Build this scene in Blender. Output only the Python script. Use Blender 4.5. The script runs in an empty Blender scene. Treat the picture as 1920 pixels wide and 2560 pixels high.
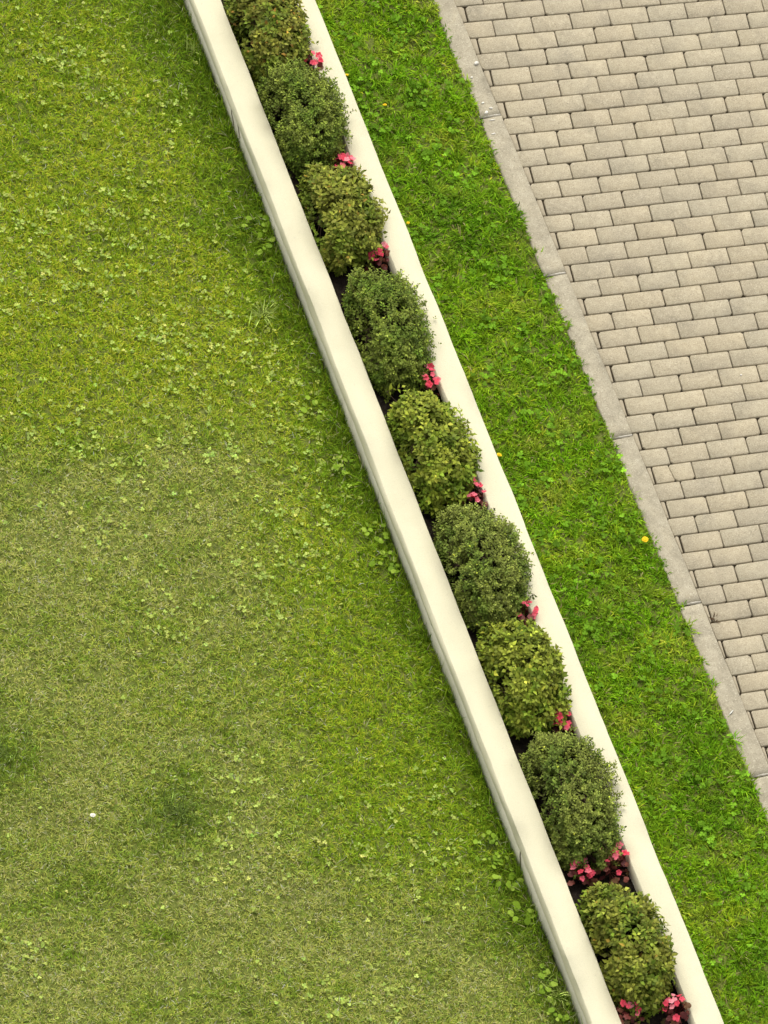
import bpy, math, random
import numpy as np
from mathutils import Vector, Matrix

scene = bpy.context.scene
COL = scene.collection
R = math.radians
rng = np.random.default_rng(7)
random.seed(7)

# ------------------------------------------------------------------ camera
# World frame: x across the walls, y along them, z up, metres. Seen from a high balcony.
cam_d = bpy.data.cameras.new('camera')
cam = bpy.data.objects.new('camera', cam_d)
COL.objects.link(cam)
cam_d.sensor_fit = 'VERTICAL'
cam_d.sensor_height = 36.0
cam_d.lens = 18127.8 / 2560.0 * 36.0
cam_d.clip_start = 0.5
cam_d.clip_end = 2000.0
_r = Vector((0.94032, -0.31828, 0.12036)); _u = Vector((0.2089, 0.81917, 0.53415)); _w = Vector((0.26861, 0.47713, -0.83678))
_m = Matrix((_r, _u, -_w)).transposed().to_4x4()
_m.translation = Vector((-9.29349, -16.50808, 28.9512))
cam.matrix_world = _m
scene.camera = cam

# ------------------------------------------------------------------ sky, sun, exposure
SUN_EL, SUN_AZ = R(60), R(14)          # azimuth from +y towards +x
world = bpy.data.worlds.new('World')
scene.world = world
world.use_nodes = True
nt = world.node_tree
bg = nt.nodes['Background']
sky = nt.nodes.new('ShaderNodeTexSky')
sky.sky_type = 'NISHITA'
sky.sun_disc = False
sky.sun_elevation = SUN_EL
sky.sun_rotation = SUN_AZ
sky.dust_density = 4.0
hs = nt.nodes.new('ShaderNodeHueSaturation')
hs.inputs['Saturation'].default_value = 0.10
nt.links.new(sky.outputs[0], hs.inputs['Color'])
nt.links.new(hs.outputs[0], bg.inputs['Color'])
bg.inputs['Strength'].default_value = 0.15
sun_d = bpy.data.lights.new('sun', 'SUN')
sun_d.energy = 1.5
sun_d.angle = R(45)
sun_d.color = (1.0, 0.94, 0.82)
sun = bpy.data.objects.new('sun', sun_d)
COL.objects.link(sun)
sd = Vector((math.sin(SUN_AZ) * math.cos(SUN_EL), math.cos(SUN_AZ) * math.cos(SUN_EL), math.sin(SUN_EL)))
sun.rotation_euler = sd.to_track_quat('Z', 'Y').to_euler()
sun.location = sd * 40
vs = scene.view_settings
vs.view_transform = 'Standard'
vs.look = 'None'
vs.gamma = 1.0
vs.use_curve_mapping = False
vs.exposure = 0.52

# ------------------------------------------------------------------ helpers
def tag(o, label=None, cat=None, group=None, kind=None):
    if label: o['label'] = label
    if cat: o['category'] = cat
    if group: o['group'] = group
    if kind: o['kind'] = kind
    return o

def link(name, me, mat=None, parent=None, loc=None, rot=None):
    o = bpy.data.objects.new(name, me)
    COL.objects.link(o)
    if mat and not me.materials:
        me.materials.append(mat)
    if parent: o.parent = parent
    if loc is not None: o.location = loc
    if rot is not None: o.rotation_euler = rot
    return o

def empty(name, loc, rz=0.0):
    o = bpy.data.objects.new(name, None)
    COL.objects.link(o)
    o.empty_display_size = 0.05
    o.location = loc
    o.rotation_euler = (0, 0, rz)
    return o

def np_mesh(name, verts, faces, cols=None, smooth=False):
    """faces: list of int arrays, each (n, k) with its own k."""
    me = bpy.data.meshes.new(name)
    verts = np.asarray(verts, np.float32)
    faces = [np.asarray(f, np.int32) for f in faces if len(f)]
    loops = np.concatenate([f.ravel() for f in faces])
    tot = np.concatenate([np.full(len(f), f.shape[1], np.int32) for f in faces])
    start = np.concatenate([[0], np.cumsum(tot)[:-1]]).astype(np.int32)
    me.vertices.add(len(verts)); me.vertices.foreach_set('co', verts.ravel())
    me.loops.add(len(loops)); me.loops.foreach_set('vertex_index', loops)
    me.polygons.add(len(tot)); me.polygons.foreach_set('loop_start', start); me.polygons.foreach_set('loop_total', tot)
    if smooth: me.polygons.foreach_set('use_smooth', np.ones(len(tot), bool))
    me.update(calc_edges=True)
    if cols is not None:
        a = me.color_attributes.new('tint', 'FLOAT_COLOR', 'POINT')
        c = np.ones((len(verts), 4), np.float32); c[:, :3] = cols
        a.data.foreach_set('color', c.ravel())
    return me

class Waves:
    """Smooth random field from sums of sine waves (any number of dimensions)."""
    def __init__(self, dim, wl, n=14, seed=0):
        g = np.random.default_rng(seed)
        k = g.normal(size=(n, dim)); k /= np.linalg.norm(k, axis=1)[:, None]
        self.k = k * (2 * np.pi / (wl * g.uniform(0.7, 1.6, n)))[:, None]
        self.p = g.uniform(0, 6.28, n); self.a = 1.0 / math.sqrt(n / 2)
    def __call__(self, p):
        return (np.sin(np.asarray(p) @ self.k.T + self.p) * self.a).sum(-1)

# ------------------------------------------------------------------ materials
def new_mat(name):
    m = bpy.data.materials.new(name)
    m.use_nodes = True
    return m, m.node_tree, m.node_tree.nodes['Principled BSDF']

def node(nt, t, **kw):
    n = nt.nodes.new(t)
    for k, v in kw.items():
        if k in n.inputs: n.inputs[k].default_value = v
        else: setattr(n, k, v)
    return n

def ramp(nt, fac, stops):
    r = nt.nodes.new('ShaderNodeValToRGB')
    e = r.color_ramp.elements
    while len(e) < len(stops): e.new(0.5)
    for i, (p, c) in enumerate(stops):
        e[i].position = p; e[i].color = (*c, 1)
    nt.links.new(fac, r.inputs[0])
    return r.outputs[0]

def mix(nt, a, b, fac, mode='MIX'):
    n = nt.nodes.new('ShaderNodeMix'); n.data_type = 'RGBA'; n.blend_type = mode
    for s, v in ((6, a), (7, b), (0, fac)):
        if hasattr(v, 'is_linked') or hasattr(v, 'links'): nt.links.new(v, n.inputs[s])
        elif s == 0: n.inputs[0].default_value = v
        else: n.inputs[s].default_value = (*v, 1)
    return n.outputs[2]

def leaf_mat(name, rough=0.55, trans=0.3, spec=0.3, attr='tint', col=None):
    m, nt, b = new_mat(name)
    out = nt.nodes['Material Output']
    b.inputs['Roughness'].default_value = rough
    b.inputs['Specular IOR Level'].default_value = spec
    tr = nt.nodes.new('ShaderNodeBsdfTranslucent')
    ms = nt.nodes.new('ShaderNodeMixShader'); ms.inputs[0].default_value = trans
    if col is None:
        a = node(nt, 'ShaderNodeAttribute', attribute_name=attr)
        c = a.outputs['Color']
        nt.links.new(c, b.inputs['Base Color']); nt.links.new(c, tr.inputs['Color'])
    else:
        oi = nt.nodes.new('ShaderNodeObjectInfo')
        c = ramp(nt, oi.outputs['Random'], col)
        nt.links.new(c, b.inputs['Base Color']); nt.links.new(c, tr.inputs['Color'])
    nt.links.new(b.outputs[0], ms.inputs[1]); nt.links.new(tr.outputs[0], ms.inputs[2])
    nt.links.new(ms.outputs[0], out.inputs[0])
    return m

def rough_mat(name, stops, scale, bump=0.3, bscale=200, rough=0.9, speck=None, dist=0.002, rand=0.0, big=None):
    """Mineral surface from world-space noise: colour ramp on broad noise, fine specks, fine bump."""
    m, nt, b = new_mat(name)
    L = nt.links
    g = nt.nodes.new('ShaderNodeNewGeometry')
    pos = g.outputs['Position']
    n1 = node(nt, 'ShaderNodeTexNoise', Scale=scale, Detail=6.0, Roughness=0.65)
    L.new(pos, n1.inputs['Vector'])
    c = ramp(nt, n1.outputs[0], stops)
    if rand:
        oi = nt.nodes.new('ShaderNodeObjectInfo')
        rr = ramp(nt, oi.outputs['Random'], rand)
        c = mix(nt, c, rr, 1.0, 'MULTIPLY')
    if big:
        n3 = node(nt, 'ShaderNodeTexNoise', Scale=big[0], Detail=4.0, Roughness=0.6, Distortion=0.6)
        L.new(pos, n3.inputs['Vector'])
        c = mix(nt, c, ramp(nt, n3.outputs[0], big[1]), 1.0, 'MULTIPLY')
    if speck:
        for sc, lo, hi, colr, fac in speck:
            n2 = node(nt, 'ShaderNodeTexNoise', Scale=sc, Detail=2.0, Roughness=0.6)
            L.new(pos, n2.inputs['Vector'])
            mr = node(nt, 'ShaderNodeMapRange'); mr.inputs[1].default_value = lo; mr.inputs[2].default_value = hi; mr.inputs[4].default_value = fac
            L.new(n2.outputs[0], mr.inputs[0])
            c = mix(nt, c, colr, mr.outputs[0])
    L.new(c, b.inputs['Base Color'])
    b.inputs['Roughness'].default_value = rough
    b.inputs['Specular IOR Level'].default_value = 0.25
    nb = node(nt, 'ShaderNodeTexNoise', Scale=bscale, Detail=5.0, Roughness=0.7)
    L.new(pos, nb.inputs['Vector'])
    bp = node(nt, 'ShaderNodeBump', Strength=bump, Distance=dist)
    L.new(nb.outputs[0], bp.inputs['Height'])
    L.new(bp.outputs[0], b.inputs['Normal'])
    return m

M = {}
M['grass'] = leaf_mat('grass_blade', 0.7, 0.35, 0.06)
M['leaf'] = leaf_mat('shrub_leaf', 0.55, 0.12, 0.14)
M['thatch'] = rough_mat('lawn_thatch', [(0.3, (0.07, 0.095, 0.015)), (0.55, (0.16, 0.19, 0.035)), (0.75, (0.24, 0.24, 0.07))], 60, 1.0, 150, 1.0, dist=0.01)
M['far_ground'] = rough_mat('far_ground', [(0.3, (0.08, 0.11, 0.025)), (0.7, (0.15, 0.17, 0.05))], 3, 0.5, 60, 1.0)
M['soil'] = rough_mat('planting_soil', [(0.3, (0.010, 0.007, 0.005)), (0.6, (0.028, 0.020, 0.013)), (0.8, (0.05, 0.038, 0.025))], 45, 1.0, 130, 1.0, dist=0.01,
                      speck=[(170, 0.70, 0.75, (0.30, 0.27, 0.2), 0.8)])
CW = (0.605, 0.57, 0.405)
M['render'] = rough_mat('cream_render', [(0.25, (0.58, 0.545, 0.385)), (0.5, CW), (0.8, (0.625, 0.59, 0.425))], 5, 0.6, 190, 0.9, dist=0.0025,
                        speck=[(210, 0.54, 0.70, (0.49, 0.45, 0.32), 0.55), (180, 0.56, 0.72, (0.66, 0.63, 0.50), 0.6), (48, 0.66, 0.76, (0.47, 0.44, 0.33), 0.45)],
                        big=(2.6, [(0.28, (0.94, 0.935, 0.92)), (0.5, (0.99, 0.99, 0.99)), (0.7, (1.03, 1.03, 1.02))]))
M['face'] = rough_mat('wall_face_render', [(0.25, (0.62, 0.58, 0.45)), (0.5, (0.70, 0.66, 0.525)), (0.8, (0.74, 0.70, 0.57))], 9, 0.8, 120, 0.95, dist=0.004,
                      speck=[(90, 0.62, 0.75, (0.42, 0.39, 0.29), 0.5)],
                      big=(6, [(0.3, (0.86, 0.86, 0.82)), (0.65, (1.0, 1.0, 1.0))]))
M['paver'] = rough_mat('sandy_paver', [(0.25, (0.318, 0.278, 0.196)), (0.5, (0.382, 0.337, 0.242)), (0.78, (0.445, 0.398, 0.29))], 34, 0.9, 330, 0.95, dist=0.0025,
                       speck=[(170, 0.54, 0.66, (0.17, 0.14, 0.09), 0.6), (140, 0.55, 0.67, (0.54, 0.48, 0.36), 0.6), (420, 0.55, 0.65, (0.2, 0.16, 0.1), 0.5)],
                       rand=[(0.0, (0.91, 0.91, 0.92)), (0.35, (1.0, 0.975, 0.94)), (0.7, (0.96, 0.965, 0.97)), (1.0, (1.06, 1.04, 1.01))],
                       big=(6, [(0.27, (0.78, 0.785, 0.80)), (0.46, (0.98, 0.98, 0.98)), (0.7, (1.08, 1.07, 1.05))]))
M['kerb'] = rough_mat('kerb_concrete', [(0.22, (0.275, 0.242, 0.172)), (0.5, (0.345, 0.308, 0.224)), (0.8, (0.41, 0.37, 0.275))], 16, 0.5, 420, 0.9, dist=0.0012,
                      speck=[(190, 0.54, 0.66, (0.19, 0.16, 0.11), 0.7), (150, 0.57, 0.69, (0.50, 0.46, 0.35), 0.7)],
                      big=(9, [(0.3, (0.78, 0.78, 0.78)), (0.55, (1, 1, 1)), (0.75, (1.08, 1.07, 1.04))]))
M['mortar'] = rough_mat('pale_mortar', [(0.3, (0.40, 0.37, 0.30)), (0.7, (0.58, 0.55, 0.47))], 60, 0.5, 300, 0.95)
M['filler'] = rough_mat('cement_filler', [(0.3, (0.29, 0.25, 0.175)), (0.7, (0.36, 0.31, 0.22))], 40, 0.8, 300, 0.95, dist=0.003,
                        speck=[(300, 0.60, 0.72, (0.2, 0.17, 0.12), 0.7)])
M['sand'] = rough_mat('joint_sand', [(0.3, (0.018, 0.013, 0.007)), (0.6, (0.04, 0.029, 0.015)), (0.8, (0.10, 0.075, 0.04))], 90, 1.0, 300, 1.0, dist=0.004)
M['crack'] = rough_mat('crack_dirt', [(0.3, (0.14, 0.13, 0.09)), (0.7, (0.24, 0.22, 0.16))], 80, 0.5, 300, 1.0)
M['bark'] = rough_mat('twig_bark', [(0.3, (0.05, 0.032, 0.02)), (0.7, (0.11, 0.07, 0.045))], 80, 0.6, 300, 0.9)
M['begonia_leaf'] = leaf_mat('bronze_begonia_leaf', 0.5, 0.15, 0.2, col=[(0.0, (0.06, 0.014, 0.014)), (0.4, (0.16, 0.035, 0.03)), (0.7, (0.22, 0.07, 0.045)), (1.0, (0.09, 0.07, 0.025))])
M['petal'] = leaf_mat('pink_petal', 0.6, 0.45, 0.15, col=[(0.0, (0.84, 0.07, 0.12)), (0.5, (0.91, 0.13, 0.20)), (0.85, (0.92, 0.24, 0.30)), (1.0, (0.93, 0.38, 0.43))])
M['weed_leaf'] = leaf_mat('weed_leaf', 0.6, 0.3, 0.12, col=[(0.0, (0.17, 0.29, 0.02)), (0.5, (0.25, 0.39, 0.03)), (1.0, (0.35, 0.48, 0.06))])
M['yellow'] = leaf_mat('yellow_ray', 0.6, 0.2, 0.2, col=[(0.0, (0.85, 0.58, 0.01)), (1.0, (0.90, 0.66, 0.02))])
M['white'] = leaf_mat('white_ray', 0.6, 0.2, 0.2, col=[(0.0, (0.75, 0.74, 0.66)), (1.0, (0.8, 0.79, 0.72))])
M['stalk'] = leaf_mat('green_stalk', 0.6, 0.1, 0.2, col=[(0.0, (0.10, 0.16, 0.03)), (1.0, (0.14, 0.2, 0.05))])
M['stone'] = rough_mat('pale_stone', [(0.3, (0.55, 0.52, 0.44)), (0.7, (0.78, 0.75, 0.68))], 90, 0.5, 300, 0.8)

# ------------------------------------------------------------------ setting: ground, lawns, beds
def sheet(name, x0, x1, y0, y1, nx, ny, zf, mat, kind='structure'):
    xs = np.asarray(x0) if np.ndim(x0) else np.linspace(x0, x1, nx + 1)
    ys = np.asarray(y0) if np.ndim(y0) else np.linspace(y0, y1, ny + 1)
    X, Y = np.meshgrid(xs, ys)
    Z = zf(X, Y)
    v = np.stack([X.ravel(), Y.ravel(), Z.ravel()], 1)
    w = len(xs)
    i = np.arange(len(ys) - 1)[:, None] * w + np.arange(w - 1)[None]
    q = np.stack([i, i + 1, i + w + 1, i + w], -1).reshape(-1, 4)
    o = link(name, np_mesh(name, v, [q], smooth=True), mat)
    return tag(o, kind=kind)

o = sheet('ground', -300, 300, -300, 300, 8, 8, lambda X, Y: X * 0 - 0.08, M['far_ground'])
_ln = Waves(2, 1.1, 12, 3)
def lawn_z(x, y):
    p = np.stack([x, y], -1)
    return _ln(p) * 0.006 * np.clip((-0.1 - x) * 4, 0, 1) * (np.abs(y) < 8) + 0.004 * np.clip(y, -4, 4) + 0.016 * np.exp((x + .02) / .05)
def axis(near, far, step):
    a = np.arange(near[0], near[1] + 1e-6, step)
    return np.concatenate([[far[0]], a, [far[1]]])
xs = np.unique(np.concatenate([[-120, -40, -12], np.arange(-4.2, -0.01, 0.08), [-0.022]]))
ys = np.unique(np.concatenate([[-120, -40, -12], np.arange(-4.4, 4.9, 0.08), [12, 40, 120]]))
sheet('lawn', xs, None, ys, None, 0, 0, lambda X, Y: lawn_z(X, Y) - 0.004, M['thatch'])
_st = Waves(2, 0.5, 12, 4)
def strip_z(x, y):
    return _st(np.stack([x, y], -1)) * 0.006 - 0.004
xs = np.concatenate([np.linspace(0.563, 1.203, 9)])
sheet('grass_verge', xs, None, ys, None, 0, 0, strip_z, M['thatch'])
_so = Waves(2, 0.10, 16, 5); _so2 = Waves(2, 0.035, 16, 6)
SOIL = 0.105
sheet('soil_bed', np.linspace(0.09, 0.455, 40), None, np.arange(-5, 5.001, 0.0125), None, 0, 0,
      lambda X, Y: SOIL + 0.006 * _so(np.stack([X, Y], -1)) + 0.003 * _so2(np.stack([X, Y], -1)), M['soil'])
sheet('paving_bed', 1.19, 60, -60, 60, 6, 6, lambda X, Y: X * 0 - 0.013, M['sand'])

# ------------------------------------------------------------------ the two low walls of the planter
def profile_wall(prof, y0, y1, step, seed, amp=0.0012):
    """Extrudes a cross-section (x, z) along y with a hand-rendered wobble."""
    ys = np.arange(y0, y1 + 1e-6, step); n = len(prof)
    wv = Waves(2, 0.5, 10, seed); wv2 = Waves(2, 0.12, 10, seed + 1)
    V = []
    for j, (x, z) in enumerate(prof):
        q = np.stack([ys, np.full_like(ys, j * 0.23)], -1)
        d = wv(q) * amp + wv2(q) * amp * 0.4
        e = wv(q + 7.7) * amp * 0.7
        V.append(np.stack([x + d, ys, z + e], -1))
    V = np.stack(V, 1).reshape(-1, 3)
    m = len(ys)
    i = np.arange(m - 1)[:, None] * n; j = np.arange(n)[None]; k = (np.arange(n)[None] + 1) % n
    q = np.stack([i + j, i + n + j, i + n + k, i + k], -1).reshape(-1, 4)
    caps = np.array([list(range(n)), list(range((m - 1) * n, m * n))[::-1]])
    return np_mesh('wall', V, [q, caps])

def planter_wall(x0, x1, label, seed):
    t = empty('planter_wall', ((x0 + x1) / 2, -4.9, 0))
    H = 0.200
    off = Vector((-(x0 + x1) / 2, 4.9, 0))
    body = profile_wall([(x0 + .002, -.07), (x1 - .002, -.07), (x1 - .002, H - .03), (x0 + .002, H - .03)], -4.9, 4.9, 0.05, seed, 0.0022)
    cop = profile_wall([(x0 - .011, H - .046), (x0 + .001, H - .046), (x0 + .001, H - .040), (x1 - .001, H - .040), (x1 - .001, H - .046), (x1 + .008, H - .046),
                        (x1 + .008, H - .040), (x1 + .002, H - .003), (x1 - .001, H), (x0 + .001, H), (x0 - .002, H - .002), (x0 - .0115, H - .040)], -4.9, 4.9, 0.04, seed + 5, 0.0011)
    link('wall_face', body, M['face'], t, off)
    link('coping', cop, M['render'], t, off)
    tag(t, label, 'wall', 'low walls of the planter')
    return t, off
wl, wl_off = planter_wall(-0.020, 0.107, 'low cream rendered wall between the wide left lawn and the clipped shrubs', 11)
wr, wr_off = planter_wall(0.440, 0.566, 'low cream rendered wall between the clipped shrubs and the narrow grass verge', 31)

def crack(parent, off, pts, w):
    """A hairline crack filled with dirt on the lawn-side face of the wall."""
    V = []; F = []
    for i, (y, z) in enumerate(pts):
        s = w * (0.5 + random.random()) * (0.35 if i in (0, len(pts) - 1) else 1)
        for dx in (0.004, -0.0035):
            V += [(-0.020 + dx, y - s, z), (-0.020 + dx, y + s, z)]
        if i:
            b = 4 * i; a = b - 4
            F += [(a + 2, a + 3, b + 3, b + 2), (a, b, b + 1, a + 1), (a, a + 2, b + 2, b), (a + 1, b + 1, b + 3, a + 3)]
    link('crack', np_mesh('crack', V, [np.array(F)]), M['crack'], parent, off)
crack(wl, wl_off, [(-1.985, .155), (-1.995, .13), (-2.002, .10), (-2.018, .07), (-2.03, .04)], .0012)
crack(wl, wl_off, [(2.36, .15), (2.335, .125), (2.325, .10), (2.29, .08), (2.275, .05)], .0012)
crack(wl, wl_off, [(2.27, .152), (2.235, .128), (2.21, .10), (2.19, .085)], .0014)

# ------------------------------------------------------------------ path: kerb stones and pavers
kerb = empty('kerb', (1.26, 0, 0)); tag(kerb, kind='structure')
KJ = [5.01, 4.03, 3.053, 2.076, 1.10, 0.124, -0.851, -1.829, -2.806, -3.78, -4.76]
def kerb_mesh(L, seed):
    x0, x1 = 1.203 - 1.26, 1.3165 - 1.26
    prof = [(x0, -.08), (x1, -.08), (x1, .000), (x1 - .002, .0025), (x0 + .010, .0035), (x0 + .003, .000), (x0, -.010)]
    me = profile_wall(prof, -L / 2, L / 2, 0.04, seed, 0.0008)
    return me
for i in range(len(KJ) - 1):
    a, b = KJ[i], KJ[i + 1]
    L = a - b - 0.0035
    link('kerb_stone', kerb_mesh(L, 50 + i), M['kerb'], kerb, (random.uniform(-.001, .001), (a + b) / 2, random.uniform(-.0006, .0006)))
    v = np.array([(x, y, z) for x in (-.055, .0555) for y in (-.0028, .0028) for z in (-.06, .0015)])
    f = np.array([(0, 1, 3, 2), (4, 6, 7, 5), (0, 4, 5, 1), (2, 3, 7, 6), (1, 5, 7, 3), (0, 2, 6, 4)])
    link('mortar_joint', np_mesh('mortar_joint', v, [f]), M['mortar'], kerb, (0, b, 0), (0, 0, R(-5)))

pave = empty('pavement', (1.32, 0, 0)); tag(pave, kind='structure')
KX = 1.3175
PITCH = 0.10075
def row_y(i): return 2.745 - PITCH * i
def row_ang(y): return R(-5.68 - 0.62 * max(-4, min(4, y)))

def paver_mesh(poly, seed, ch=0.0032, depth=0.05):
    """A slab with rounded arrises from a convex outline (counter-clockwise, centred)."""
    g = random.Random(seed)
    c = Vector((sum(p[0] for p in poly) / len(poly), sum(p[1] for p in poly) / len(poly)))
    base, mid, top = [], [], []
    n = len(poly)
    pts = []
    for k in range(n):                      # knock off each corner a little
        p = Vector(poly[k]); a = Vector(poly[k - 1]); b = Vector(poly[(k + 1) % n])
        w = g.uniform(.002, .0075) if g.random() < .85 else g.uniform(.008, .014)
        w = min(w, (a - p).length * .3, (b - p).length * .3)
        pts += [p + (a - p).normalized() * w, p + (b - p).normalized() * w]
    def inset(p, d):
        v = c - p
        return p + Vector((math.copysign(min(abs(v.x), d), v.x), math.copysign(min(abs(v.y), d), v.y)))
    V = []
    for p in pts: V.append((p.x, p.y, -depth))
    for p in pts: V.append((p.x + g.uniform(-.0006, .0006), p.y + g.uniform(-.0006, .0006), -ch * g.uniform(.8, 1.3)))
    for p in pts:
        q = inset(p, ch * g.uniform(.8, 1.2)); V.append((q.x, q.y, g.uniform(-.0004, .0004)))
    m = len(pts)
    Q = []
    for l in range(2):
        for k in range(m):
            Q.append((l * m + k, l * m + (k + 1) % m, (l + 1) * m + (k + 1) % m, (l + 1) * m + k))
    T = [tuple(range(2 * m, 3 * m))]
    return np.array(V), np.array(Q), np.array(T)

def clip_left(poly, xk):
    out = []
    for k in range(len(poly)):
        a, b = poly[k - 1], poly[k]
        ia, ib = a[0] >= xk, b[0] >= xk
        if ia != ib:
            t = (xk - a[0]) / (b[0] - a[0]); out.append((xk, a[1] + t * (b[1] - a[1])))
        if ib: out.append(b)
    return out

BL, BW = 0.1936, 0.0944
FULL = []
for s in range(14):
    v, q, t = paver_mesh([(-BL / 2, -BW / 2), (BL / 2, -BW / 2), (BL / 2, BW / 2), (-BL / 2, BW / 2)], 100 + s)
    me = np_mesh('paver', v, [q, t]); me.materials.append(M['paver']); FULL.append(me)

def cam_px(p):
    d = Vector(p) - _m.translation
    z = d.dot(_w)
    return 960 + 18127.8 * d.dot(_r) / z, 1280 - 18127.8 * d.dot(_u) / z

rest_v, rest_q, rest_t, nrest = [], [], [], 0
nind = 0
for i in range(-22, 76):
    y0 = row_y(i); ang = row_ang(y0)
    ca, sa = math.cos(ang), math.sin(ang)
    xs0 = 1.346 + 0.005 * (max(-2, min(3, y0)) + .5) + (0.107 if i % 2 else 0.0) + random.uniform(-.003, .003)
    for k in range(-1, 17):
        if k < 0 and i % 2 == 0:
            pass
        u0 = (xs0 - 1.35) / ca + k * 0.199 + random.uniform(-.0008, .0008)
        # local row frame: origin at (1.35, y0), u along the row, v towards the camera
        w = BL
        shrink = 1 - 0.00108 * max(0.0, u0)      # the courses draw together towards the right
        cu, cv = u0 + BL / 2, -(PITCH * math.cos(ang)) / 2
        cx, cy = 1.35 + cu * ca - cv * sa, y0 + cu * sa + cv * ca
        cy -= 0.0
        rz = ang + R(random.gauss(0, .30))
        zt = random.gauss(0, .0009)
        tilt = (R(random.gauss(0, .35)), R(random.gauss(0, .22)))
        vis = False
        for dx in (-.1, .1):
            for dy in (-.06, .06):
                px, py = cam_px((cx + dx, cy + dy, 0))
                vis |= (-5 < px < 1925 and -5 < py < 2565)
        rx = lambda a, b: (cx + a * math.cos(rz) - b * math.sin(rz), cy + a * math.sin(rz) + b * math.cos(rz))
        corners = [rx(-BL / 2, -BW / 2), rx(BL / 2, -BW / 2), rx(BL / 2, BW / 2), rx(-BL / 2, BW / 2)]
        full = min(c[0] for c in corners) > KX
        mat = M['paver']
        split = vis and i == 28 and k == 0       # one paver by the kerb is snapped in two
        if full and not split:
            if vis:
                me = FULL[random.randrange(14)]
                flip = random.random() < .5
                link('paver', me, None, pave, (cx - 1.32, cy, zt), (tilt[0], tilt[1], rz + (math.pi if flip else 0))); nind += 1
            else:
                v, q, t = paver_mesh([(c[0], c[1]) for c in corners], random.randrange(10**6))
                v = v + np.array([0, 0, zt]); rest_v.append(v); rest_q.append(q + nrest); rest_t.append(t + nrest); nrest += len(v)
            continue
        polys = []
        if split:
            a = [rx(-BL / 2, -BW / 2), rx(-.004, -BW / 2), rx(-.019, BW / 2), rx(-BL / 2, BW / 2)]
            b = [rx(-.0015, -BW / 2), rx(BL / 2, -BW / 2), rx(BL / 2, BW / 2), rx(-.0165, BW / 2)]
            polys = [clip_left(a, KX), b]
        else:
            polys = [clip_left(corners, KX)]
        for poly in polys:
            if len(poly) < 3: continue
            wd = max(p[0] for p in poly) - min(p[0] for p in poly)
            if wd < .012: continue
            px = sum(p[0] for p in poly) / len(poly); py = sum(p[1] for p in poly) / len(poly)
            if wd < .07:
                # narrow gap beside the kerb is made good with cement, set against the kerb, open joint towards the paver
                poly = [(p[0] - (0.004 if p[0] > px else 0), p[1]) for p in poly]
            v, q, t = paver_mesh([(p[0] - px, p[1] - py) for p in poly], random.randrange(10**6), ch=.0026)
            if vis:
                me = np_mesh('paver', v, [q, t])
                link('paver', me, M['filler'] if wd < .07 else M['paver'], pave, (px - 1.32, py, zt + .0004)); nind += 1
            else:
                v = v + np.array([px, py, zt]); rest_v.append(v); rest_q.append(q + nrest); rest_t.append(t + nrest); nrest += len(v)
groups = {}
for t in rest_t: groups.setdefault(t.shape[1], []).append(t)
me = np_mesh('outer_pavers', np.concatenate(rest_v), [np.concatenate(rest_q)] + [np.concatenate(g) for g in groups.values()])
tag(link('outer_pavers', me, M['paver'], pave, (-1.32, 0, 0)), kind='stuff')
print('pavers in view', nind)

# ------------------------------------------------------------------ grass
def blades(P, L, Wd, head, lean, curl, cols, twist=None):
    """Curved tapering blades: two quads' worth of strip and a tip (3 triangles each)."""
    n = len(P)
    d = np.stack([np.cos(head), np.sin(head), np.zeros(n)], 1)
    tw = head + np.pi / 2 + (twist if twist is not None else 0)
    s = np.stack([np.cos(tw), np.sin(tw), np.zeros(n)], 1)
    up = np.array([0, 0, 1.0])
    h1 = (L * 0.5 * np.cos(lean))[:, None]; r1 = (L * 0.5 * np.sin(lean))[:, None]
    l2 = lean + curl
    h2 = (L * 0.5 * np.cos(l2))[:, None]; r2 = (L * 0.5 * np.sin(l2))[:, None]
    m = P + d * r1 + up * h1
    t = m + d * r2 + up * h2
    t[:, 2] = np.maximum(t[:, 2], P[:, 2] + 0.004)
    w = Wd[:, None] * 0.5
    V = np.stack([P - s * w * .7, P + s * w * .7, m + s * w, m - s * w, t], 1).reshape(-1, 3)
    b = np.arange(n)[:, None] * 5
    Q = b + np.array([0, 1, 2, 3]); T = b + np.array([3, 2, 4])
    C = np.repeat(cols, 5, axis=0)
    return V, Q, T, C

def in_view(P, m):
    d = P - np.array(_m.translation)
    z = d @ np.array(_w)
    px = 960 + 18127.8 * (d @ np.array(_r)) / z; py = 1280 - 18127.8 * (d @ np.array(_u)) / z
    return (px > -m) & (px < 1920 + m) & (py > -m) & (py < 2560 + m)

DRY = [(-1.39, 0.24), (-1.69, 0.31), (-1.43, -0.62), (-2.0, -0.48), (-0.91, -0.29), (-1.75, -1.62), (-1.16, -1.9), (-2.34, -2.09), (-1.52, -2.3), (-0.62, -2.3), (-1.95, -1.19), (-0.84, 0.42), (-0.49, -2.58), (-2.3, -1.4), (-2.6, -0.6), (-1.2, -1.2)]
BRIGHT = [(-0.96, 1.97), (-1.34, 1.5), (-0.92, 1.34), (-0.55, 1.41), (-1.35, 1.09), (-0.54, 1.08), (-0.51, 2.28), (-0.37, 0.79), (-1.05, 0.93), (-0.42, -0.01), (-0.43, -0.94), (-0.87, 2.94), (-1.6, 1.9)]
DARK = [(-0.1, 2.96), (-0.15, 2.48), (0.0, 1.39), (-1.44, -1.31), (-2.14, -0.8), (-2.0, -1.55), (-0.06, 1.74), (-0.01, 0.95), (-0.08, 0.25), (-0.05, -0.6), (-0.05, -1.2), (-0.05, -2.3)]
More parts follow.
